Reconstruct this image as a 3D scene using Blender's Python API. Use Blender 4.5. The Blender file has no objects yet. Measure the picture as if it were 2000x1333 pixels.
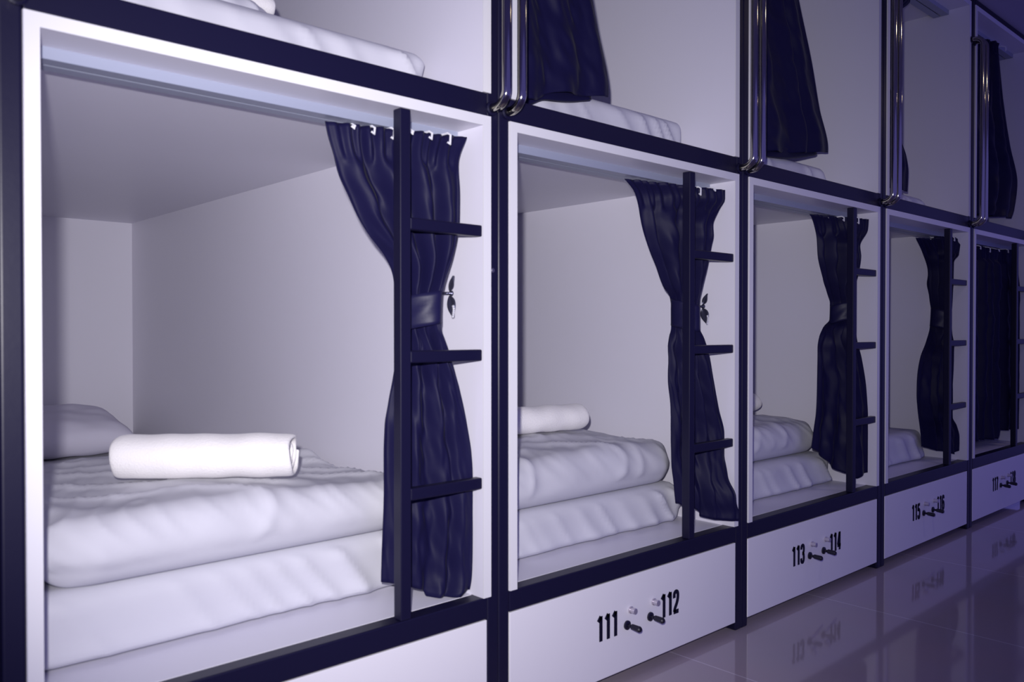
import bpy, bmesh, math, random
from mathutils import Vector, Matrix, noise
PI = math.pi
C = bpy.context.scene.collection

# ------------------------------------------------------------------ materials
def mat(name, color, rough=.5, metal=0., spec=.5, sheen=0., bump=None, mottled=None, coat=0.):
    m = bpy.data.materials.new(name); m.use_nodes = True
    nt = m.node_tree; b = nt.nodes['Principled BSDF']
    b.inputs['Base Color'].default_value = (*color, 1)
    b.inputs['Roughness'].default_value = rough
    b.inputs['Metallic'].default_value = metal
    b.inputs['Specular IOR Level'].default_value = spec
    b.inputs['Coat Weight'].default_value = coat
    if sheen:
        b.inputs['Sheen Weight'].default_value = sheen
        b.inputs['Sheen Roughness'].default_value = .4
    tc = nt.nodes.new('ShaderNodeTexCoord')
    if mottled:
        scale, amt = mottled
        n = nt.nodes.new('ShaderNodeTexNoise'); n.inputs['Scale'].default_value = scale
        n.inputs['Detail'].default_value = 4
        nt.links.new(tc.outputs['Object'], n.inputs['Vector'])
        mx = nt.nodes.new('ShaderNodeMix'); mx.data_type = 'RGBA'
        mx.inputs[6].default_value = (*color, 1)
        mx.inputs[7].default_value = (*[c * (1 - amt) for c in color], 1)
        nt.links.new(n.outputs['Fac'], mx.inputs[0]); nt.links.new(mx.outputs[2], b.inputs['Base Color'])
    if bump:
        scale, strength, dist = bump
        n = nt.nodes.new('ShaderNodeTexNoise'); n.inputs['Scale'].default_value = scale
        n.inputs['Detail'].default_value = 3
        nt.links.new(tc.outputs['Object'], n.inputs['Vector'])
        bp = nt.nodes.new('ShaderNodeBump'); bp.inputs['Strength'].default_value = strength
        bp.inputs['Distance'].default_value = dist
        nt.links.new(n.outputs['Fac'], bp.inputs['Height']); nt.links.new(bp.outputs['Normal'], b.inputs['Normal'])
    return m

WHITE = mat('white_laminate', (.80, .785, .875), .42, spec=.4, mottled=(3, .03))
FRONT = mat('white_drawer_laminate', (.90, .885, .92), .42, spec=.4, mottled=(3, .03))
EDGE = mat('white_edging', (.78, .775, .80), .45, spec=.4)
NAVY = mat('navy_paint', (.0060, .0052, .026), .40, spec=.35, bump=(60, .06, .002))
CURTAIN = mat('navy_satin', (.0080, .0070, .040), .52, spec=.13, sheen=.03, bump=(90, .08, .002))
TIE = mat('navy_satin_band', (.0100, .0090, .047), .46, spec=.26, bump=(90, .08, .002))
CHROME = mat('chrome', (.47, .45, .38), .09, metal=1.)
ALU = mat('aluminium', (.36, .39, .50), .45, metal=.2, spec=.5, bump=(40, .1, .001))
SHEET = mat('white_cotton', (.635, .635, .69), .9, spec=.1, bump=(16, .2, .005))
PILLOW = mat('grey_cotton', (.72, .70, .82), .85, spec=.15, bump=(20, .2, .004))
TERRY = mat('terry_cloth', (.94, .92, .90), .95, spec=.05, sheen=.2, bump=(260, .5, .003))
INK = mat('navy_lettering', (.006, .005, .024), .6, spec=.2)
STEEL = mat('lock_steel', (.62, .58, .64), .3, metal=.7)
BLACK = mat('black_plastic', (.006, .005, .018), .4)
BOLT = mat('dull_bolt', (.05, .045, .10), .4)
LEAF = mat('dark_metal', (.10, .10, .16), .3, metal=.8)
BEAD = mat('crystal_bead', (.9, .9, .95), .08, metal=.6)
PLASTIC = mat('white_plastic', (.8, .8, .85), .4)
CEIL = mat('ceiling_paint', (.50, .48, .60), .8, spec=.2)
WALLM = mat('wall_paint', (.7, .68, .72), .8, spec=.2)

def tile_mat():
    m = bpy.data.materials.new('polished_tile'); m.use_nodes = True
    nt = m.node_tree; b = nt.nodes['Principled BSDF']
    tc = nt.nodes.new('ShaderNodeTexCoord'); mp = nt.nodes.new('ShaderNodeMapping')
    mp.inputs['Location'].default_value = (-(2.47 - .8 * 4), .75, 0)
    br = nt.nodes.new('ShaderNodeTexBrick'); br.offset = 0; br.squash = 1
    br.inputs['Scale'].default_value = 1; br.inputs['Brick Width'].default_value = .8
    br.inputs['Row Height'].default_value = .8; br.inputs['Mortar Size'].default_value = .0022
    br.inputs['Mortar Smooth'].default_value = .1; br.inputs['Bias'].default_value = 0
    br.inputs['Color1'].default_value = (.43, .37, .42, 1); br.inputs['Color2'].default_value = (.43, .37, .42, 1)
    br.inputs['Mortar'].default_value = (.66, .60, .68, 1)
    nt.links.new(tc.outputs['Object'], mp.inputs['Vector']); nt.links.new(mp.outputs['Vector'], br.inputs['Vector'])
    n = nt.nodes.new('ShaderNodeTexNoise'); n.inputs['Scale'].default_value = 2.5; n.inputs['Detail'].default_value = 5
    nt.links.new(tc.outputs['Object'], n.inputs['Vector'])
    mx = nt.nodes.new('ShaderNodeMix'); mx.data_type = 'RGBA'; mx.blend_type = 'MULTIPLY'
    mx.inputs[0].default_value = .18
    nt.links.new(br.outputs['Color'], mx.inputs[6]); nt.links.new(n.outputs['Color'], mx.inputs[7])
    nt.links.new(mx.outputs[2], b.inputs['Base Color'])
    b.inputs['Roughness'].default_value = .07; b.inputs['Specular IOR Level'].default_value = .5
    return m
TILE = tile_mat()

# ------------------------------------------------------------------ mesh helpers
def obj(name, bm, material, parent=None, smooth=False, bevel=0, seg=2):
    me = bpy.data.meshes.new(name); bm.normal_update(); bm.to_mesh(me); bm.free()
    me.materials.append(material)
    if smooth:
        for p in me.polygons: p.use_smooth = True
    o = bpy.data.objects.new(name, me); C.objects.link(o)
    if parent:
        o.parent = parent
        o.location = -parent.matrix_world.translation if False else (0, 0, 0)
    if bevel:
        md = o.modifiers.new('bevel', 'BEVEL'); md.width = bevel; md.segments = seg; md.limit_method = 'ANGLE'
    return o
def tag(o, label=None, cat=None, group=None, kind=None):
    if label: o['label'] = label
    if cat: o['category'] = cat
    if group: o['group'] = group
    if kind: o['kind'] = kind
    return o
def empty(name, loc=(0, 0, 0)):
    e = bpy.data.objects.new(name, None); C.objects.link(e); e.location = loc; e.empty_display_size = .1
    return e
class Thing:
    """an Empty at the base of a thing; parts are modelled in world coordinates and stored relative to it"""
    def __init__(s, name, loc, label, cat, group=None):
        s.loc = Vector(loc); s.o = empty(name, loc); tag(s.o, label, cat, group)
    def part(s, name, bm, material, parent=None, label=None, **k):
        bmesh.ops.translate(bm, verts=bm.verts, vec=-s.loc)
        o = obj(name, bm, material, **k); o.parent = parent or s.o
        if label: o['label'] = label
        return o
def box(bm, x0, x1, y0, y1, z0, z1):
    v = [bm.verts.new((x, y, z)) for x in (x0, x1) for y in (y0, y1) for z in (z0, z1)]
    for f in ((0, 1, 3, 2), (4, 6, 7, 5), (0, 4, 5, 1), (2, 3, 7, 6), (0, 2, 6, 4), (1, 5, 7, 3)):
        bm.faces.new([v[i] for i in f])
    return bm
def bx(*a): return box(bmesh.new(), *a)
def tube(bm, pts, r, n=16, caps=True):
    pts = [Vector(p) for p in pts]; rings = []; ref = None
    rs = r if isinstance(r, (list, tuple)) else [r] * len(pts)
    for i, p in enumerate(pts):
        d = (pts[min(i + 1, len(pts) - 1)] - pts[max(i - 1, 0)]).normalized()
        if ref is None: ref = d.orthogonal().normalized()
        a = (ref - d * ref.dot(d)).normalized(); ref = a; b = d.cross(a)
        rings.append([bm.verts.new(p + (a * math.cos(2 * PI * k / n) + b * math.sin(2 * PI * k / n)) * rs[i]) for k in range(n)])
    for A, B in zip(rings, rings[1:]):
        for k in range(n): bm.faces.new((A[k], A[(k + 1) % n], B[(k + 1) % n], B[k]))
    if caps: bm.faces.new(rings[0][::-1]); bm.faces.new(rings[-1])
    return bm
def interp(tab, t):
    """piecewise-linear with smoothing between (t, value) pairs"""
    if t <= tab[0][0]: return tab[0][1]
    if t >= tab[-1][0]: return tab[-1][1]
    for i in range(len(tab) - 1):
        a, b = tab[i], tab[i + 1]
        if a[0] <= t <= b[0]:
            h = b[0] - a[0]; s = (t - a[0]) / h if h > 1e-9 else 0
            def slope(k):
                if k <= 0 or k >= len(tab) - 1: return None
                l = (tab[k][1] - tab[k - 1][1]) / max(tab[k][0] - tab[k - 1][0], 1e-6)
                r = (tab[k + 1][1] - tab[k][1]) / max(tab[k + 1][0] - tab[k][0], 1e-6)
                return 0 if l * r <= 0 else 2 * l * r / (l + r)
            sec = (b[1] - a[1]) / max(h, 1e-9)
            m0 = slope(i); m1 = slope(i + 1)
            m0 = sec if m0 is None else m0; m1 = sec if m1 is None else m1
            s2, s3 = s * s, s * s * s
            return (2*s3 - 3*s2 + 1) * a[1] + (s3 - 2*s2 + s) * h * m0 + (-2*s3 + 3*s2) * b[1] + (s3 - s2) * h * m1
    return tab[-1][1]
def smooth01(x):
    x = min(max(x, 0), 1); return x * x * (3 - 2 * x)

# ------------------------------------------------------------------ dimensions (metres, floor z = 0, bunk fronts y = 0)
T = .0227
ZB2, ZB1 = .279, .3293          # base beam
ZT, ZU = 1.4276, 1.4807         # middle beam
ZT2, ZTOP = 2.492, 2.522        # top beam
ZD = .0265                      # drawer underside
W1, W2 = .0591, .0676           # visible post widths
D = 2.33
TUBE = .0338
XS = [-1.0, 0.0, 1.0, 2.0263, 3.0325, 4.0014, 4.93]

# ------------------------------------------------------------------ the room
tag(obj('floor', bx(-3, 8, -3.2, 2.6, -.1, 0), TILE), kind='structure')
tag(obj('ceiling', bx(-3, 8, -3.2, 2.6, ZTOP + .004, ZTOP + .1), CEIL), kind='structure')
tag(obj('wall_back', bx(-3, 8, 2.42, 2.6, 0, ZTOP), WALLM), kind='structure')

# ------------------------------------------------------------------ bunk units
DIGIT = {   # centre lines of bold condensed numerals in a unit box
    '1': [[(.20, .80), (.62, .99)], [(.62, 1.0), (.62, 0)]],
    '2': [[(.16, .68), (.16, .84), (.34, .93), (.66, .93), (.84, .84), (.84, .64), (.66, .44), (.30, .22), (.18, .07)], [(.06, .07), (.98, .07)]],
    '3': [[(.16, .74), (.18, .86), (.36, .93), (.66, .93), (.84, .84), (.84, .64), (.68, .53), (.46, .52)], [(.46, .52), (.68, .51), (.84, .40), (.84, .18), (.66, .07), (.36, .07), (.18, .14), (.16, .28)]],
    '4': [[(.62, .98), (.12, .30)], [(.02, .25), (1.0, .25)], [(.70, 1.0), (.70, 0)]],
    '5': [[(.92, .93), (.20, .93)], [(.22, .98), (.18, .52)], [(.18, .55), (.40, .62), (.66, .60), (.84, .48), (.84, .20), (.66, .07), (.36, .07), (.18, .14), (.14, .26)]],
    '6': [[(.84, .76), (.80, .88), (.64, .93), (.36, .93), (.17, .82), (.16, .50), (.16, .20), (.34, .07), (.66, .07), (.84, .18), (.84, .42), (.66, .55), (.36, .55), (.18, .44)]],
    '7': [[(.04, .93), (.94, .93)], [(.86, .93), (.60, .55), (.42, 0)]],
    '8': [[(.50, .53), (.22, .64), (.18, .82), (.36, .93), (.64, .93), (.82, .82), (.78, .64), (.50, .53), (.20, .42), (.15, .20), (.34, .07), (.66, .07), (.85, .20), (.80, .42), (.50, .53)]],
}
def text_bm(body, height, adv, wid, stroke):
    """raised lettering standing in the XZ plane, centred on the origin"""
    bm = bmesh.new(); total = adv * (len(body) - 1) + wid
    for q, ch in enumerate(body):
        ox = -total / 2 + q * adv
        for path in DIGIT[ch]:
            P = [Vector((ox + x * wid, (z - .5) * height)) for x, z in path]
            n = len(P)
            if n > 3:   # round the corners
                F = []
                for a in range(n - 1):
                    p0, p1, p2, p3 = P[max(a - 1, 0)], P[a], P[a + 1], P[min(a + 2, n - 1)]
                    for k in range(4):
                        t = k / 4
                        F.append(.5 * ((2 * p1) + (p2 - p0) * t + (2 * p0 - 5 * p1 + 4 * p2 - p3) * t * t + (3 * p1 - p0 - 3 * p2 + p3) * t ** 3))
                P = F + [P[-1]]; n = len(P)
            ring = []
            for a in range(n):
                d = (P[min(a + 1, n - 1)] - P[max(a - 1, 0)]).normalized(); nn = Vector((-d.y, d.x)) * stroke / 2
                ring.append([bm.verts.new((c.x, y, c.y)) for c, y in ((P[a] + nn, 0), (P[a] - nn, 0), (P[a] - nn, -.0012), (P[a] + nn, -.0012))])
            for A_, B_ in zip(ring, ring[1:]):
                for k in range(4): bm.faces.new((A_[k], A_[(k + 1) % 4], B_[(k + 1) % 4], B_[k]))
            bm.faces.new(ring[0][::-1]); bm.faces.new(ring[-1])
    return bm
def opening(t, x0, x1, zlo, zhi):
    inner = x1 - W1 - T
    t.part('side_panel', bx(x0, x0 + T, 0, D, zlo, zhi), WHITE)
    t.part('side_panel', bx(inner, x1 - W2 - .0005, 0, D, zlo, zhi), WHITE)
    t.part('ceiling_panel', bx(x0 + T, inner, 0, D, zhi - T, zhi), WHITE)
    t.part('floor_panel', bx(x0 + T, inner, .0405, D, zlo - .03, zlo), WHITE)
    t.part('back_panel', bx(x0, x1 - W2 - .0005, D, D + .018, zlo - .03, zhi), WHITE)
    e = bmesh.new()
    box(e, x0 + .0003, x0 + T, -.003, 0, zlo, zhi)
    box(e, inner, x1 - W1, -.003, 0, zlo, zhi)
    box(e, x0 + T, inner, -.003, 0, zhi - T, zhi)
    t.part('edge_band', e, EDGE)
    # curtain track: a shallow aluminium channel under the ceiling panel
    k = bmesh.new(); zt = zhi - T
    box(k, x0 + T + .002, inner - .002, .088, .158, zt - .003, zt)
    box(k, x0 + T + .002, inner - .002, .088, .0905, zt - .020, zt - .003)
    box(k, x0 + T + .002, inner - .002, .1555, .158, zt - .020, zt - .003)
    box(k, x0 + T + .002, inner - .002, .0905, .1215, zt - .020, zt - .0175)
    box(k, x0 + T + .002, inner - .002, .1265, .1555, zt - .020, zt - .0175)
    t.part('curtain_track', k, ALU, label='aluminium curtain track under the ceiling panel')

def grab_handle(t, x, post):
    z0, z1, out, rb = 1.447, 2.312, -.052, .036
    pts = [(x, 0.0, z0)]
    for k in range(9):
        a = k / 8 * PI / 2
        pts.append((x, out + rb - rb * math.sin(a), z0 + rb - rb * math.cos(a)))
    for k in range(9):
        a = k / 8 * PI / 2
        pts.append((x, out + rb - rb * math.cos(a), z1 - rb + rb * math.sin(a)))
    pts.append((x, 0.0, z1))
    g = t.part('grab_handle', tube(bmesh.new(), pts, .0110, 20), CHROME, smooth=True, label='bent chrome grab handle')
    for z in (z0, z1):
        t.part('flange', tube(bmesh.new(), [(x, 0, z), (x, -.004, z), (x, -.006, z)], [.0165, .0165, .013], 20), NAVY, parent=g, label='dark mounting flange')

def bolt(t, x, z):
    t.part('bolt', tube(bmesh.new(), [(x, .001, z), (x, -.002, z), (x, -.0035, z)], [.0055, .0055, .0035], 12), BOLT, label='dull bolt head')

def unit(i, label, ladder, numbers=None, shift=0):
    x0, x1 = XS[i], XS[i + 1]; inner = x1 - W1 - T
    t = Thing('bunk_unit', ((x0 + x1) / 2, 0, 0), label, 'bunk bed', 'double deck capsule bunk units standing in a row')
    t.part('post', bx(x0 - TUBE, x0 - .0002, 0, .045, 0, ZTOP), NAVY, bevel=.005, seg=3)
    t.part('post', bx(x1 - W2, x1 - TUBE - .0002, 0, .045, 0, ZTOP), NAVY, bevel=.005, seg=3)
    for a, b in ((ZB2, ZB1), (ZT, ZU), (ZT2, ZTOP)):
        t.part('beam', bx(x0, x1 - W2, 0, .040, a, b), NAVY, bevel=.003)
    opening(t, x0, x1, ZB1, ZT)
    opening(t, x0, x1, ZU, ZT2)
    # ladder: one stile and three rungs welded to the right-hand side
    if ladder is not None:
        lx = x1 - ladder
        b = bx(lx, lx + .0265, -.001, .0255, ZB1 + .0005, ZT - T - .0005)
        box(b, lx + .0265, lx + .031, .014, .0255, ZB1 + .0005, ZT - T - .0005)
        l = t.part('ladder', b, NAVY, bevel=.0035, seg=3, label='navy ladder stile with rungs')
        for z in (1.166, .884, .592):
            r = bx(lx + .0266, inner - .0004, .001, .023, z - .013, z + .013)
            t.part('rung', r, NAVY, parent=l, bevel=.003)
            
    # drawer under the bed
    d = t.part('drawer', bx(x0 + .0015, x1 - W2 - .0015, .0005, .018, ZD, ZB2 - .002), FRONT, bevel=.0015, label='white locker drawer')
    dbm = bmesh.new(); a, bq = x0 + .03, x1 - W2 - .03
    box(dbm, a, a + .012, .019, .75, ZD + .02, ZB2 - .05); box(dbm, bq - .012, bq, .019, .75, ZD + .02, ZB2 - .05)
    box(dbm, a + .012, bq - .012, .019, .75, ZD + .02, ZD + .03); box(dbm, a + .012, bq - .012, .738, .75, ZD + .03, ZB2 - .05)
    t.part('drawer_box', dbm, WHITE, parent=d)
    if numbers:
        for s, (dx, lock) in zip(numbers, ((.350, .444), (.619, .544))):
            dz = -shift * .2
            bm = text_bm(s, .066, .0295, .0245, .0118)
            bmesh.ops.translate(bm, verts=bm.verts, vec=(x0 + dx + shift, .0004, .161 + dz))
            t.part('number', bm, INK, parent=d, label='dark number ' + s)
            lx_, lz = x0 + lock + shift, .184 + dz
            k = t.part('lock', tube(bmesh.new(), [(lx_, .0004, lz), (lx_, -.004, lz), (lx_, -.0042, lz), (lx_, -.018, lz), (lx_, -.0185, lz)], [.0095, .0095, .0078, .0078, .0065], 18), STEEL, parent=d, smooth=False, label='steel cylinder lock')
            kx, kz = lx_ - .015, .146 + dz
            kb = tube(bmesh.new(), [(kx, .0004, kz), (kx, -.004, kz), (kx, -.006, kz)], [.0125, .0125, .008], 18)
            tube(kb, [(kx, -.005, kz), (kx, -.014, kz), (kx, -.018, kz), (kx + .002, -.042, kz - .002), (kx + .002, -.046, kz - .002)], [.0045, .0045, .0075, .0085, .006], 14)
            t.part('knob', kb, BLACK, parent=d, smooth=False, label='black pull knob')
    # one chrome handle on each post, reaching up beside the upper opening
    grab_handle(t, x0 - .0085, 'left'); grab_handle(t, x1 - .0555, 'right')
    return t

u0 = unit(0, 'bunk unit cut off by the left edge of the photo, only its dark post showing', .30)
for z in (1.352, 1.312, 1.114): bolt(u0, -.041, z)
u1 = unit(1, 'nearest bunk unit, widest in view, its bare drawer front cut by the bottom edge', .308)
bolt(u1, .9475, 1.078)
u2 = unit(2, 'bunk unit above the white drawer numbered 111 and 112', .316, ('111', '112'), 0)
u3 = unit(3, 'bunk unit above the white drawer numbered 113 and 114', .283, ('113', '114'), -.030)
u4 = unit(4, 'bunk unit above the white drawer numbered 115 and 116', .300, ('115', '116'), -.042)
u5 = unit(5, 'farthest bunk unit above drawer 117 and 118, cut by the right edge', .300, ('117', '118'), -.030)

# ------------------------------------------------------------------ bedding
def soft_block(x0, x1, y0, y1, z0, z1, r, n, disp=None, p=3.0):
    """rounded block on a surface lattice; disp(co, nrm) -> offset vector"""
    nx, ny, nz = n; bm = bmesh.new(); V = {}
    c = Vector(((x0 + x1) / 2, (y0 + y1) / 2, (z0 + z1) / 2)); h = Vector(((x1 - x0) / 2, (y1 - y0) / 2, (z1 - z0) / 2))
    def g(i, n):   # denser near the ends so the rounded edges stay round
        s = 2 * i / n - 1
        return math.copysign(1 - (1 - abs(s)) ** 1.35, s) if abs(s) > 0 else 0.
    def vert(i, j, k):
        if (i, j, k) in V: return V[i, j, k]
        q = Vector((g(i, nx) * h.x, g(j, ny) * h.y, g(k, nz) * h.z))
        core = Vector([max(-(h[a] - r), min(h[a] - r, q[a])) for a in range(3)])
        d = q - core
        if d.length > 1e-9:
            nrm = d.normalized(); q2 = core + nrm * r
        else:
            nrm = Vector((0, 0, 1)); q2 = q
        co = c + q2
        if disp: co = co + disp(co, nrm)
        V[i, j, k] = bm.verts.new(co); return V[i, j, k]
    for i in range(nx):
        for j in range(ny):
            bm.faces.new((vert(i, j, nz), vert(i + 1, j, nz), vert(i + 1, j + 1, nz), vert(i, j + 1, nz)))
            bm.faces.new((vert(i, j, 0), vert(i, j + 1, 0), vert(i + 1, j + 1, 0), vert(i + 1, j, 0)))
    for i in range(nx):
        for k in range(nz):
            bm.faces.new((vert(i, 0, k), vert(i + 1, 0, k), vert(i + 1, 0, k + 1), vert(i, 0, k + 1)))
            bm.faces.new((vert(i, ny, k), vert(i, ny, k + 1), vert(i + 1, ny, k + 1), vert(i + 1, ny, k)))
    for j in range(ny):
        for k in range(nz):
            bm.faces.new((vert(0, j, k), vert(0, j, k + 1), vert(0, j + 1, k + 1), vert(0, j + 1, k)))
            bm.faces.new((vert(nx, j, k), vert(nx, j + 1, k), vert(nx, j + 1, k + 1), vert(nx, j, k + 1)))
    return bm
def ridged(p, sx, sy, sz, seed):
    q = Vector((p.x * sx + seed * 7.3, p.y * sy - seed * 3.1, p.z * sz + seed))
    return 1 - abs(noise.noise(q)) * 2
def wrinkles(seed, amp, slant=1.2, dens=9, x1=None):
    def f(co, n):
        # creases running up the faces, leaning one way, denser towards the right-hand end
        q = Vector((co.x + slant * .45 * co.z, co.y * .35, co.z * .25))
        a = ridged(q, dens, dens * .5, dens * .35, seed) ** 3
        b = noise.noise(Vector((co.x * 5 + seed, co.y * 4, co.z * 7))) * .6
        w = amp
        if x1 is not None: w *= .45 + .9 * smooth01(1 - (x1 - co.x) / .55)
        return n * (w * (a * .8 + b))
    return f
def mattress(i, x0, x1, y0, z0, z1, seed, label):
    w = wrinkles(seed, .019, 1.8, 11, x1)
    def f(co, n):
        d = w(co, n)
        # loose fitted sheet: spreads a little at the bottom, uneven hem
        d *= 1 - .97 * smooth01(abs(n.z) / .8) if n.z > 0 else 1
        s = smooth01((z0 + .05 - co.z) / .05)
        d += Vector((n.x, n.y, 0)) * (.012 * s * (1 + noise.noise(Vector((co.x * 9, co.y * 9, seed)))))
        if co.z < z0 + .02: d.z = 0
        d.x = max(-.012, min(.012, d.x)); d.y = max(-.026, min(.02, d.y))
        return d
    o = obj('mattress', soft_block(x0, x1, y0, 2.27, z0 + .001, z1, .035, (84, 60, 14), f), SHEET, smooth=True)
    return tag(o, label, 'mattress', 'white sheeted mattresses in the bunks')
M = [(.05, .865, .195, .455), (1.055, 1.890, .160, .452), (2.075, 2.875, .150, .452), (3.08, 3.80, .150, .462)]
mattress(1, *M[0][:3], ZB1, .468, 1.0, 'white sheeted mattress low in the nearest bunk, under the big towel')
mattress(2, *M[1][:3], ZB1, .456, 2.7, 'white sheeted mattress of the lower bunk above the 111 and 112 drawer')
mattress(3, *M[2][:3], ZB1, .455, 4.1, 'white sheeted mattress of the lower bunk above the 113 and 114 drawer')
mattress(4, *M[3][:3], ZB1, .472, 5.9, 'white sheeted mattress of the lower bunk above the 115 and 116 drawer')
mattress(1, .055, .893, .17, ZU, 1.605, 7.7, 'white sheeted mattress in the upper bunk at the top left')
mattress(2, 1.06, 1.915, .16, ZU, 1.612, 8.3, 'white sheeted mattress in the upper bunk behind the broad square curtain')
mattress(3, 2.09, 2.86, .16, ZU, 1.590, 9.2, 'white sheeted mattress in the upper bunk above the 113 and 114 drawer')
mattress(4, 3.09, 3.84, .16, ZU, 1.575, 10.4, 'white sheeted mattress in the upper bunk above the 115 and 116 drawer')

from mathutils.bvhtree import BVHTree
def settle(o, below, gap=.001):
    """lower or lift o until it just rests on the thing below it"""
    bpy.context.view_layer.update(); dg = bpy.context.evaluated_depsgraph_get()
    tree = BVHTree.FromObject(below, dg); ev = o.evaluated_get(dg); me = ev.to_mesh(); best = 1e9
    mb = below.matrix_world.inverted()
    for v in me.vertices:
        c = o.matrix_world @ v.co
        hit = tree.ray_cast(mb @ Vector((c.x, c.y, c.z + .5)), Vector((0, 0, -1)))
        if hit[0] is not None: best = min(best, c.z - (below.matrix_world @ hit[0]).z)
    ev.to_mesh_clear()
    if best < 1e8: o.location.z += gap - best
    return o
MAT_ = [o for o in C.objects if o.name.split('.')[0] == 'mattress']
def duvet(x0, x1, y0, y1, z0, z1, seed, label, hump=None, r=.058):
    def f(co, n):
        q = Vector((co.x * .9 + co.y * .7 - co.z * .5, co.y * .6 - co.x * .5, co.z))
        a = ridged(q, 7, 4, 2.5, seed) ** 3
        b = noise.noise(Vector((co.x * 3 + seed, co.y * 3, co.z * 4)))
        c = noise.noise(Vector((co.x * 9 - seed, co.y * 11, co.z * 3 + co.x * 5)))
        a2 = ridged(Vector((co.x + co.z * 1.3 - co.y * .4, co.y, co.z)), 17, 6, 3, seed + 2) ** 2
        d = n * (.009 * a + .012 * b + .004 * c + .0035 * a2)
        d *= 1 - smooth01(-n.z / .5)
        top = smooth01((co.z - z0) / (z1 - z0))
        # plump: higher towards the middle and the head end, thinner at the seam
        d.z += top * (.016 * math.sin(PI * smooth01((co.x - x0) / (x1 - x0))) )
        if hump:
            for hx, hy, hr, hh in hump:
                rr = ((co.x - hx) ** 2 + (co.y - hy) ** 2) / (hr * hr)
                d.z += top * hh * math.exp(-rr)
        # corners pull in
        ex = min(co.x - x0, x1 - co.x); ey = co.y - y0
        if ex < .10 and ey < .10: d.y += .04 * smooth01(1 - ex / .10) * smooth01(1 - ey / .10)
        if n.z < -.05: d.z = max(0, d.z)
        return d
    o = obj('duvet', soft_block(x0, x1, y0, y1, z0 + .002, z1, r, (96, 84, 18), f), SHEET, smooth=True)
    settle(o, DUVET_ON)
    return tag(o, label, 'duvet', 'white folded duvets on the bunks')
DUVET_ON = MAT_[0]; duvet(.064, .872, .165, .98, .466, .582, 1.5, 'white duvet under the large rolled towel in the nearest lower bunk', [(.85, .66, .06, .035)])
DUVET_ON = MAT_[1]; duvet(1.055, 1.885, .150, 1.0, .454, .575, 3.3, 'white duvet carrying a towel above the 111 and 112 drawer', [(1.65, .75, .30, .040), (1.3, .5, .3, .015)])
DUVET_ON = MAT_[2]; duvet(2.08, 2.865, .17, 1.0, .453, .570, 5.2, 'white duvet carrying a towel above the 113 and 114 drawer', [(2.6, .75, .30, .035)])
DUVET_ON = MAT_[4]; duvet(.06, .60, .30, 1.0, 1.603, 1.665, 6.1, 'white duvet under the towel in the upper bunk at the top left', r=.029)

DUV = [o for o in C.objects if o.name.split('.')[0] == 'duvet']

def rolled_towel(cx, cy, z0, rad, length, ang, seed, label, flat=.88):
    bm = bmesh.new(); turns = 3.1; n = 120; m = 36; V = []
    for a in range(n + 1):
        th = a / n * turns * 2 * PI; rr = .010 + (rad - .006 - .010) * (a / n) ** .85
        row = []
        for b in range(m + 1):
            s = b / m * 2 - 1
            wob = noise.noise(Vector((s * 3 + seed, th * .7, 1))) * .0035
            end = noise.noise(Vector((th * .8, seed, 3))) * .006 if abs(s) > .9 else 0
            x = s * (length / 2 - .004 * (1 - a / n) * 4) + end * abs(s)
            r2 = rr + wob - .004 * smooth01((abs(s) - .92) / .08)
            th2 = th - .6
            row.append(bm.verts.new((x, r2 * math.cos(th2) * 1.08, r2 * math.sin(th2) * flat + rad * flat)))
        V.append(row)
    for a in range(n):
        for b in range(m): bm.faces.new((V[a][b], V[a][b + 1], V[a + 1][b + 1], V[a + 1][b]))
    zmin = min(v.co.z for v in bm.verts)
    for v in bm.verts: v.co.z -= zmin - .006
    o = obj('rolled_towel', bm, TERRY, smooth=True)
    o.location = (cx, cy, z0); o.rotation_euler = (0, 0, ang)
    s = o.modifiers.new('thickness', 'SOLIDIFY'); s.thickness = .0085; s.offset = 0
    ss = o.modifiers.new('soft', 'SUBSURF'); ss.levels = 1; ss.render_levels = 1
    return tag(o, label, 'towel', 'rolled white towels on the beds')
settle(rolled_towel(.436, .375, .615, .063, .385, -.66, 1, 'large rolled white towel on the duvet of the nearest lower bunk'), DUV[0])
settle(rolled_towel(1.50, .42, .622, .054, .36, -.12, 2, 'rolled white towel on the duvet above the 111 and 112 drawer'), DUV[1])
settle(rolled_towel(2.62, .46, .615, .048, .34, -.12, 3, 'rolled white towel end peeking past the post above the 113 drawer'), DUV[2])
settle(rolled_towel(.475, .44, 1.67, .036, .30, 0, 4, 'rolled white towel in the upper bunk at the top edge of the photo'), DUV[3])

def pillow(cx, cy, z0, w, d, h, label, tilt=.0):
    bm = bmesh.new(); n = 36; R = {}
    for s in (1, -1):
        for i in range(n + 1):
            for j in range(n + 1):
                u, v = i / n * 2 - 1, j / n * 2 - 1
                if (abs(u) == 1 or abs(v) == 1) and s == -1: R[s, i, j] = R[1, i, j]; continue
                f = ((1 - u ** 4) * (1 - v ** 4)) ** .5
                pinch = 1 - .06 * (u * u) * (1 - v * v) - .0
                z = s * h / 2 * f + .008 * noise.noise(Vector((u * 3, v * 3, s * 4 + 2)))*f
                R[s, i, j] = bm.verts.new((u * w / 2 * (1 - .05 * (1 - abs(u)) ) * (1 - .04 * (1 - v * v) * abs(u)), v * d / 2 * (1 - .05 * (1 - u * u) * abs(v)), z))
    for s in (1, -1):
        for i in range(n):
            for j in range(n):
                q = (R[s, i, j], R[s, i + 1, j], R[s, i + 1, j + 1], R[s, i, j + 1])
                bm.faces.new(q if s == 1 else q[::-1])
    o = obj('pillow', bm, PILLOW, smooth=True); o.location = (cx, cy, z0); o.rotation_euler = (tilt, 0, 0)
    return tag(o, label, 'pillow')
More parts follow.
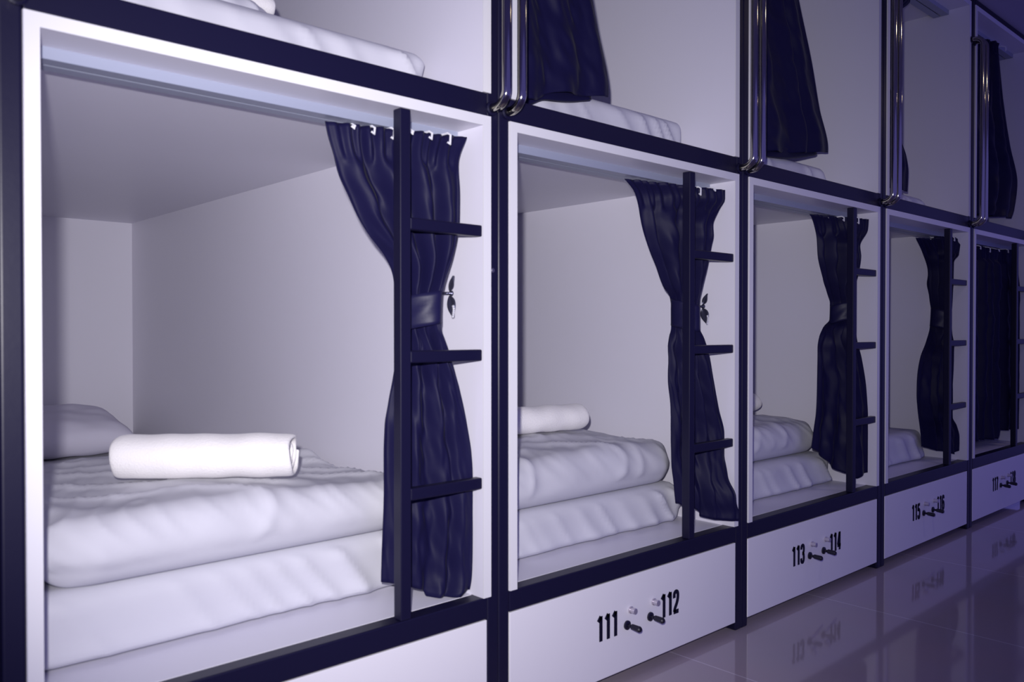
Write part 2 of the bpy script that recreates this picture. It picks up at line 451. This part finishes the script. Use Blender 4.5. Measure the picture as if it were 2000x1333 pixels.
settle(pillow(.50, 2.06, .560, .58, .42, .145, 'grey shaded white pillow against the back wall of the nearest lower bunk', .18), MAT_[0])

# ------------------------------------------------------------------ curtains
YC = .118
def curtain(label, left, right, top, bottom, tie=None, pleats=5, amp=.026, seed=0, group='navy satin curtains of the bunks',
            rail=None, header=.09, yl=.118, yr=.118, fold=False, nu=110, nv=110, clasp=False):
    """left/right: (z, x) outlines of the gathered cloth, top/bottom: (u, z) hem lines, u in 0..1"""
    L = sorted(left); R = sorted(right)
    prof = sorted(tuple(q) for q in yr) if isinstance(yr, list) else [(0, yr), (3, yr)]
    yr_of = lambda z: interp(prof, z)
    yr = yr_of(.9)
    bm = bmesh.new(); V = []
    zmax = max(z for _, z in top)
    for b in range(nv + 1):
        v = b / nv; row = []
        for a in range(nu + 1):
            u = a / nu
            zt, zb = interp(top, u), interp(bottom, u)
            z = zt + (zb - zt) * v
            xl, xr = interp(L, z), interp(R, z)
            uu = u + .018 * math.sin(u * 11 + seed) * (u * (1 - u) * 4)
            x = xl + (xr - xl) * uu
            env = min(1, (u * (1 - u)) ** .5 * 2.2)
            A = amp; k = pleats
            if tie:
                zc = (tie[0] + tie[1]) / 2; A *= .35 + .65 * smooth01(abs(z - zc) / .16)
                if z < zc: A *= .45
            hd = smooth01((z - (zmax - header)) / .03)
            ph = 2 * PI * (k * u + .25 * noise.noise(Vector((u * 4, z * 2.2, seed)))) + seed
            y = A * math.sin(ph) * (1 - .75 * hd) + .006 * math.sin(2 * PI * k * 3.0 * u + seed) * hd
            y += .010 * noise.noise(Vector((u * 6 + seed, z * 9, 2.5))) + .006 * noise.noise(Vector((u * 13, z * 22 + u * 6, seed)))
            # soft creases pulled towards the tie
            if tie:
                y += .006 * math.sin(z * 55 + u * 9 + seed) * math.exp(-((z - tie[0] + .05) / .09) ** 2)
            y = y * env + yl + (yr_of(z) - yl) * u
            # hollow bundle: the middle of the cloth bulges to the front around the tie
            row.append(bm.verts.new((x, y, z)))
        V.append(row)
    for b in range(nv):
        for a in range(nu): bm.faces.new((V[b][a], V[b + 1][a], V[b + 1][a + 1], V[b][a + 1]))
    xs = [v.co.x for v in bm.verts]; zs = [v.co.z for v in bm.verts]
    base = ((min(xs) + max(xs)) / 2, (yl + yr) / 2, min(zs))
    t = Thing('curtain', base, label, 'curtain', group)
    f = t.part('cloth', bm, CURTAIN, smooth=True)
    s = f.modifiers.new('thickness', 'SOLIDIFY'); s.thickness = .0025; s.offset = 0
    if fold:
        fb = bmesh.new(); W = []
        for b in range(13):
            row = []
            for a in range(41):
                u = a / 40; zb = interp(bottom, u) - .016 + .10 * (1 - b / 12)
                xl, xr = interp(L, zb + .03), interp(R, zb + .03) - .05
                row.append(fb.verts.new((xl + (xr - xl) * u, yl + .020 + .004 * math.sin(u * 9) + .004 * (b % 2), zb + .006 * math.sin(u * 7))))
            W.append(row)
        for A_, B_ in zip(W, W[1:]):
            for a in range(40): fb.faces.new((A_[a], B_[a], B_[a + 1], A_[a + 1]))
        o = t.part('hem_fold', fb, CURTAIN, smooth=True, parent=f)
        md = o.modifiers.new('thickness', 'SOLIDIFY'); md.thickness = .010; md.offset = 0
    if tie:
        z0, z1 = tie; n = 40; rows = 8; tb = bmesh.new(); W = []
        for k in range(rows + 1):
            z = z0 + (z1 - z0) * k / rows
            xl, xr = interp(L, z) - .001, interp(R, z) + .001
            c0 = Vector(((xl + xr) / 2, (yl + yr) / 2)); e = Vector((xr - xl, yr - yl)) / 2; nn = Vector((-e.y, e.x)).normalized() * -.026
            ring = []
            for a in range(n):
                th = 2 * PI * a / n; q = c0 + e * math.cos(th) + nn * math.sin(th) * (1 + .06 * math.sin(k * 1.1 + a * .5))
                ring.append(tb.verts.new((q.x, q.y, z + .010 * math.cos(th) * (1 if seed % 2 else -1))))
            W.append(ring)
        for A_, B_ in zip(W, W[1:]):
            for a in range(n): tb.faces.new((A_[a], A_[(a + 1) % n], B_[(a + 1) % n], B_[a]))
        o = t.part('tieback_band', tb, TIE, smooth=True, label='satin tieback band round the waist of the curtain')
        s = o.modifiers.new('thickness', 'SOLIDIFY'); s.thickness = .003; s.offset = 1
        if clasp:
            zc = z0 + .02; cx = interp(L, zc) + .055
            t.part('clasp', bx(cx - .04, cx, .058, .062, zc - .006, zc + .006), PLASTIC, parent=o, bevel=.001, label='small pale clasp')
    if rail:
        # white gliders between the header tape and the track
        x0, x1, n = rail
        for k in range(n):
            u = (k + .5) / n; x = x0 + (x1 - x0) * u; zt = interp(top, (x - x0) / (x1 - x0))
            zr = (ZT if zmax < 1.6 else ZT2) - T - .0198
            yl_ = yl + (yr - yl) * (x - x0) / (x1 - x0) - amp * .55
            g = bx(x - .004, x + .004, .1222, .1258, zr - .001, zr + .0035)
            zlow = zt - .010 - .008 * ((k * 7) % 3)
            pts = [(x, .124, zr - .004), (x + .002, (yl_ + .124) / 2, zr - .005), (x + .004, yl_ + .004, zt + .001), (x + .006, yl_ - .004, zt - .004), (x + .003, yl_ - .006, zlow), (x - .003, yl_ - .004, zlow + .005)]
            tube(g, pts, .0026, 8)
            t.part('glider', g, PLASTIC, label='small white curtain glider')
    return t

# outlines measured along the cloth, (z, x)
OUT = {'a': {'label': 'tied navy curtain of the nearest lower bunk, largest in the photo',
       'left': [(0.343, 0.723), (0.377, 0.723), (0.491, 0.728), (0.582, 0.731), (0.65, 0.731), (0.73, 0.734), (0.786, 0.745), (0.832, 0.756), (0.878, 0.763),
                (0.935, 0.766), (0.993, 0.763), (1.039, 0.761), (1.073, 0.754), (1.106, 0.735), (1.149, 0.695), (1.19, 0.664), (1.232, 0.641), (1.273, 0.618),
                (1.315, 0.605), (1.356, 0.591), (1.402, 0.582)],
       'right': [(0.328, 0.887), (0.348, 0.906), (0.382, 0.912), (0.464, 0.914), (0.57, 0.914), (0.641, 0.912), (0.725, 0.897), (0.808, 0.875), (0.878, 0.85),
                 (0.924, 0.832), (0.947, 0.822), (1.015, 0.825), (1.026, 0.827), (1.061, 0.838), (1.108, 0.857), (1.155, 0.87), (1.19, 0.875), (1.248, 0.876),
                 (1.316, 0.872), (1.34, 0.878), (1.378, 0.897), (1.408, 0.906), (1.421, 0.909)],
       'top': [(0.0, 1.38), (0.052, 1.38), (0.107, 1.38), (0.221, 1.38), (0.326, 1.38), (0.425, 1.38), (0.567, 1.38), (0.748, 1.38), (1.0, 1.38)],
       'bottom': [(0.0, 0.38), (0.171, 0.372), (0.485, 0.351), (0.545, 0.337), (0.695, 0.334), (0.902, 0.335), (0.972, 0.346), (1.0, 0.346)],
       'tie': (0.945, 1.019),
       'pleats': 4,
       'amp': 0.016,
       'seed': 1,
       'rail': (0.62, 0.86, 6),
       'yl': 0.12,
       'yr': 0.031},
 'b': {'label': 'tied navy curtain with both top corners flared out, above the 111 and 112 drawer',
       'left': [(0.377, 1.814), (0.459, 1.8), (0.54, 1.787), (0.619, 1.784), (0.698, 1.783), (0.793, 1.77), (0.888, 1.77), (0.927, 1.777), (0.951, 1.785),
                (1.014, 1.785), (1.042, 1.779), (1.075, 1.746), (1.136, 1.71), (1.195, 1.67), (1.253, 1.641), (1.312, 1.624), (1.347, 1.607), (1.388, 1.549)],
       'right': [(0.383, 1.935), (0.416, 1.922), (0.461, 1.921), (0.533, 1.941), (0.614, 1.941), (0.696, 1.91), (0.793, 1.879), (0.872, 1.854), (0.919, 1.829),
                 (0.95, 1.805), (1.028, 1.805), (1.074, 1.82), (1.138, 1.847), (1.202, 1.868), (1.234, 1.879), (1.265, 1.876), (1.315, 1.909), (1.35, 1.94),
                 (1.392, 1.941)],
       'top': [(0.0, 1.38), (0.117, 1.38), (0.219, 1.38), (0.291, 1.38), (0.5, 1.38), (0.702, 1.38), (0.885, 1.38), (1.0, 1.38)],
       'bottom': [(0.0, 0.404), (0.039, 0.404), (0.231, 0.367), (0.276, 0.39), (0.421, 0.363), (0.603, 0.355), (1.0, 0.353), (1.0, 0.362)],
       'tie': (0.947, 1.029),
       'pleats': 4,
       'amp': 0.018,
       'seed': 2,
       'rail': (1.72, 1.9, 4),
       'yl': 0.12,
       'yr': [(0.33, -0.026), (0.43, -0.024), (0.49, 0.01), (0.55, 0.031), (1.5, 0.031)]},
 'c': {'label': 'tied navy curtain in the lower bunk above the 113 and 114 drawer',
       'left': [(0.379, 2.667), (0.496, 2.666), (0.544, 2.678), (0.64, 2.701), (0.758, 2.708), (0.875, 2.71), (0.915, 2.722), (0.954, 2.754), (0.984, 2.804),
                (1.05, 2.807), (1.084, 2.786), (1.151, 2.744), (1.228, 2.707), (1.296, 2.698), (1.343, 2.678), (1.37, 2.658), (1.391, 2.619)],
       'right': [(0.351, 2.947), (0.486, 2.947), (0.589, 2.947), (0.713, 2.932), (0.834, 2.89), (0.915, 2.846), (0.993, 2.832), (1.112, 2.835), (1.172, 2.864),
                 (1.233, 2.881), (1.272, 2.872), (1.337, 2.938), (1.393, 2.947)],
       'top': [(0.0, 1.38), (0.198, 1.38), (0.357, 1.38), (0.601, 1.38), (0.939, 1.38), (1.0, 1.38)],
       'bottom': [(0.0, 0.494), (0.181, 0.464), (0.358, 0.417), (0.539, 0.387), (0.786, 0.362), (0.864, 0.374), (1.0, 0.38)],
       'tie': (0.978, 1.047),
       'pleats': 4,
       'amp': 0.022,
       'seed': 3,
       'rail': (2.7, 2.88, 3),
       'yl': 0.12,
       'yr': 0.031},
 'd': {'label': 'tied navy curtain with a pale clasp, above the 115 and 116 drawer',
       'left': [(0.362, 3.707), (0.459, 3.693), (0.556, 3.663), (0.651, 3.644), (0.722, 3.648), (0.815, 3.682), (0.886, 3.746), (0.958, 3.793), (1.045, 3.804),
                (1.078, 3.791), (1.15, 3.772), (1.222, 3.765), (1.313, 3.692), (1.371, 3.616)],
       'right': [(0.348, 3.916), (0.373, 3.916), (0.423, 3.916), (0.438, 3.916), (0.495, 3.882), (0.539, 3.83), (0.671, 3.828), (0.766, 3.839), (0.862, 3.844),
                 (0.958, 3.817), (1.053, 3.815), (1.148, 3.82), (1.263, 3.83), (1.3, 3.894), (1.352, 3.916)],
       'top': [(0.0, 1.366), (0.203, 1.367), (0.369, 1.361), (0.457, 1.38), (0.7, 1.38), (0.907, 1.378), (1.0, 1.347)],
       'bottom': [(0.0, 0.403), (0.023, 0.403), (0.371, 0.379), (0.578, 0.375), (0.813, 0.359), (1.0, 0.373)],
       'tie': (0.953, 1.04),
       'pleats': 4,
       'amp': 0.022,
       'seed': 4,
       'rail': (3.78, 3.88, 2),
       'clasp': True,
       'yl': 0.12,
       'yr': 0.031},
 'e': {'label': 'untied navy curtain drawn across the farthest lower bunk',
       'left': [(0.34, 4.1), (0.9, 4.11), (1.4, 4.12)],
       'right': [(0.323, 4.844), (0.789, 4.844), (1.019, 4.844), (1.159, 4.844), (1.242, 4.822), (1.353, 4.81), (1.44, 4.844)],
       'yl': 0.125,
       'yr': 0.05,
       'top': [(0, 1.37), (0.3, 1.378), (0.6, 1.37), (0.85, 1.38), (1, 1.374)],
       'bottom': [(0, 0.385), (0.5, 0.375), (0.6, 0.372), (0.62, 0.41), (1, 0.4)],
       'pleats': 8,
       'amp': 0.03,
       'seed': 5,
       'rail': (4.2, 4.8, 6)},
 'f': {'label': 'broad square-hemmed navy curtain in the upper bunk above drawer 111 and 112',
       'left': [(1.52, 1.075), (2.45, 1.06)],
       'right': [(1.52, 1.462), (1.615, 1.486), (1.803, 1.433), (1.856, 1.418), (1.908, 1.404), (2.45, 1.235)],
       'bottom': [(0, 1.53), (0.3, 1.537), (0.5, 1.572), (1, 1.6)],
       'top': [(0, 2.444), (1, 2.444)],
       'pleats': 3,
       'amp': 0.012,
       'fold': True,
       'seed': 6,
       'rail': (1.08, 1.22, 3)},
 'g': {'label': 'long navy curtain widening to its hem in the upper bunk above drawer 113',
       'left': [(1.5, 2.11), (2.45, 2.08)],
       'right': [(1.5, 2.745), (1.651, 2.78), (1.794, 2.71), (1.956, 2.649), (2.16, 2.551), (2.45, 2.42)],
       'bottom': [(0, 1.545), (0.4, 1.575), (1, 1.632)],
       'top': [(0, 2.444), (1, 2.444)],
       'pleats': 4,
       'amp': 0.014,
       'fold': True,
       'seed': 7,
       'rail': (2.1, 2.4, 3)},
 'h': {'label': 'navy curtain mostly hidden behind chrome handles in the upper bunk above drawer 115',
       'left': [(1.52, 3.13), (1.9, 3.16), (2.1, 3.15), (2.45, 3.09)],
       'right': [(1.567, 3.524), (1.658, 3.533), (1.723, 3.51), (1.783, 3.455), (1.833, 3.417), (2.056, 3.408), (2.259, 3.416), (2.339, 3.431), (2.427, 3.544),
                 (2.45, 3.52)],
       'bottom': [(0, 1.56), (1, 1.565)],
       'top': [(0, 2.444), (1, 2.444)],
       'tie': (1.97, 2.05),
       'pleats': 4,
       'amp': 0.02,
       'seed': 8,
       'rail': (3.2, 3.45, 3)},
 'i': {'label': 'navy curtain flaring towards its hem in the farthest upper bunk',
       'left': [(1.5, 4.1), (2.1, 4.13), (2.3, 4.16), (2.45, 4.28)],
       'right': [(1.516, 4.663), (1.597, 4.736), (1.747, 4.784), (1.943, 4.654), (2.142, 4.552), (2.317, 4.493), (2.404, 4.468), (2.516, 4.616)],
       'bottom': [(0, 1.53), (1, 1.545)],
       'top': [(0, 2.444), (1, 2.434)],
       'pleats': 4,
       'amp': 0.024,
       'seed': 9,
       'rail': (4.35, 4.6, 3),
       'yl': 0.118,
       'yr': 0.045}}

for key, kw in OUT.items():
    curtain(**{k: ([tuple(p) for p in v] if isinstance(v, list) and v and isinstance(v[0], (list, tuple)) else v) for k, v in kw.items()})

# ------------------------------------------------------------------ leaf shaped tieback hooks screwed to the right-hand panels
def leaf_bm(length, width, bend):
    bm = bmesh.new(); n, m = 14, 6; V = []
    for a in range(n + 1):
        s = a / n; w = width * math.sin(PI * min(s ** .8, 1)) * (1 - .25 * s)
        V.append([bm.verts.new((bend * (s * s) + .004 * (1 - (2 * b / m - 1) ** 2) + .0012 * math.cos(b * PI), w * (b / m - .5), length * s)) for b in range(m + 1)])
    for a in range(n):
        for b in range(m): bm.faces.new((V[a][b], V[a][b + 1], V[a + 1][b + 1], V[a + 1][b]))
    bmesh.ops.remove_doubles(bm, verts=bm.verts, dist=1e-5)
    return bm
def leaf_hook(xw, y, z, label, s=1.0):
    t = Thing('tieback_hook', (xw, y, z), label, 'curtain hook', 'leaf shaped tieback hooks beside the curtains')
    b = tube(bmesh.new(), [(xw - .0005, y, z), (xw - .004, y, z), (xw - .005, y, z), (xw - .013, y, z), (xw - .016, y + .005, z), (xw - .020, y + .040, z)], [.007, .007, .0035, .0035, .0035, .003], 10)
    t.part('hook_arm', b, LEAF, smooth=True)
    for L_, W_, ang, dz in ((.040 * s, .020 * s, -.55, .006), (.056 * s, .034 * s, PI + .38, -.006)):
        lb = leaf_bm(L_, W_, -.006)
        bmesh.ops.rotate(lb, verts=lb.verts, cent=(0, 0, 0), matrix=Matrix.Rotation(-ang, 3, 'X'))
        bmesh.ops.translate(lb, verts=lb.verts, vec=(xw - .011, y - .004, z + dz))
        o = t.part('leaf', lb, LEAF, smooth=True)
        md = o.modifiers.new('thickness', 'SOLIDIFY'); md.thickness = .002
        if ang > 1:
            for k in range(6):
                q = .40 + .11 * k
                yy, zz = (L_ * q) * math.sin(ang) , (L_ * q) * math.cos(ang)
                w = W_ * math.sin(PI * q ** .8) * .5 * (1 - .25 * q)
                cc = Vector((xw - .018, y - .004 + yy - w * .95, z + dz + zz - w * .3))
                s_ = bmesh.new(); bmesh.ops.create_icosphere(s_, subdivisions=2, radius=.0032); bmesh.ops.translate(s_, verts=s_.verts, vec=cc)
                t.part('bead', s_, BEAD, parent=o, smooth=True, label='tiny bright crystal bead')
leaf_hook(XS[2] - W1 - T, .112, 1.028, 'dark leaf shaped tieback hook beside the nearest lower curtain')
leaf_hook(XS[3] - W1 - T, .112, 1.018, 'dark leaf shaped tieback hook on the wall above the 111 and 112 drawer')

# ------------------------------------------------------------------ light and camera
def look(o, d): o.rotation_euler = Vector(d).to_track_quat('-Z', 'Y').to_euler()
CAM = Vector((-.3123, -1.4362, .9381)); YAW, PITCH = .82732, -.01154
FW = Vector((math.cos(YAW) * math.cos(PITCH), math.sin(YAW) * math.cos(PITCH), math.sin(PITCH)))
RT = Vector((math.sin(YAW), -math.cos(YAW), 0))
cam = bpy.data.cameras.new('camera'); co = bpy.data.objects.new('camera', cam); C.objects.link(co)
co.location = CAM; look(co, FW); cam.sensor_width = 36; cam.lens = 1626.27 / 2000 * 36; cam.clip_start = .02
cam.dof.use_dof = True; cam.dof.focus_distance = 3.4; cam.dof.aperture_fstop = 5.0
bpy.context.scene.camera = co

fl = bpy.data.lights.new('flash_lamp', 'SPOT'); fo = bpy.data.objects.new('flash_lamp', fl); C.objects.link(fo)
fo.location = CAM - RT * .042 + Vector((0, 0, .11)) - FW * .02; look(fo, FW - RT * .06)
fl.energy = 188; fl.color = (1.0, .965, 1.0); fl.shadow_soft_size = .018; fl.spot_size = math.radians(86); fl.spot_blend = 1.0
for x, y in ((3.2, -1.1), (5.4, -1.1)):
    a = bpy.data.lights.new('ceiling_lamp', 'AREA'); ao = bpy.data.objects.new('ceiling_lamp', a); C.objects.link(ao)
    a.shape = 'DISK'; a.size = .14; a.energy = 1.5; a.color = (1, .82, .62); ao.location = (x, y, ZTOP - .02); ao.rotation_euler = (0, 0, 0)

w = bpy.data.worlds.new('world'); bpy.context.scene.world = w; w.use_nodes = True
w.node_tree.nodes['Background'].inputs['Color'].default_value = (.25, .225, 1.0, 1)
w.node_tree.nodes['Background'].inputs['Strength'].default_value = .40
vs = bpy.context.scene.view_settings
vs.view_transform = 'Standard'; vs.look = 'None'; vs.gamma = 1; vs.exposure = 0; vs.use_curve_mapping = False
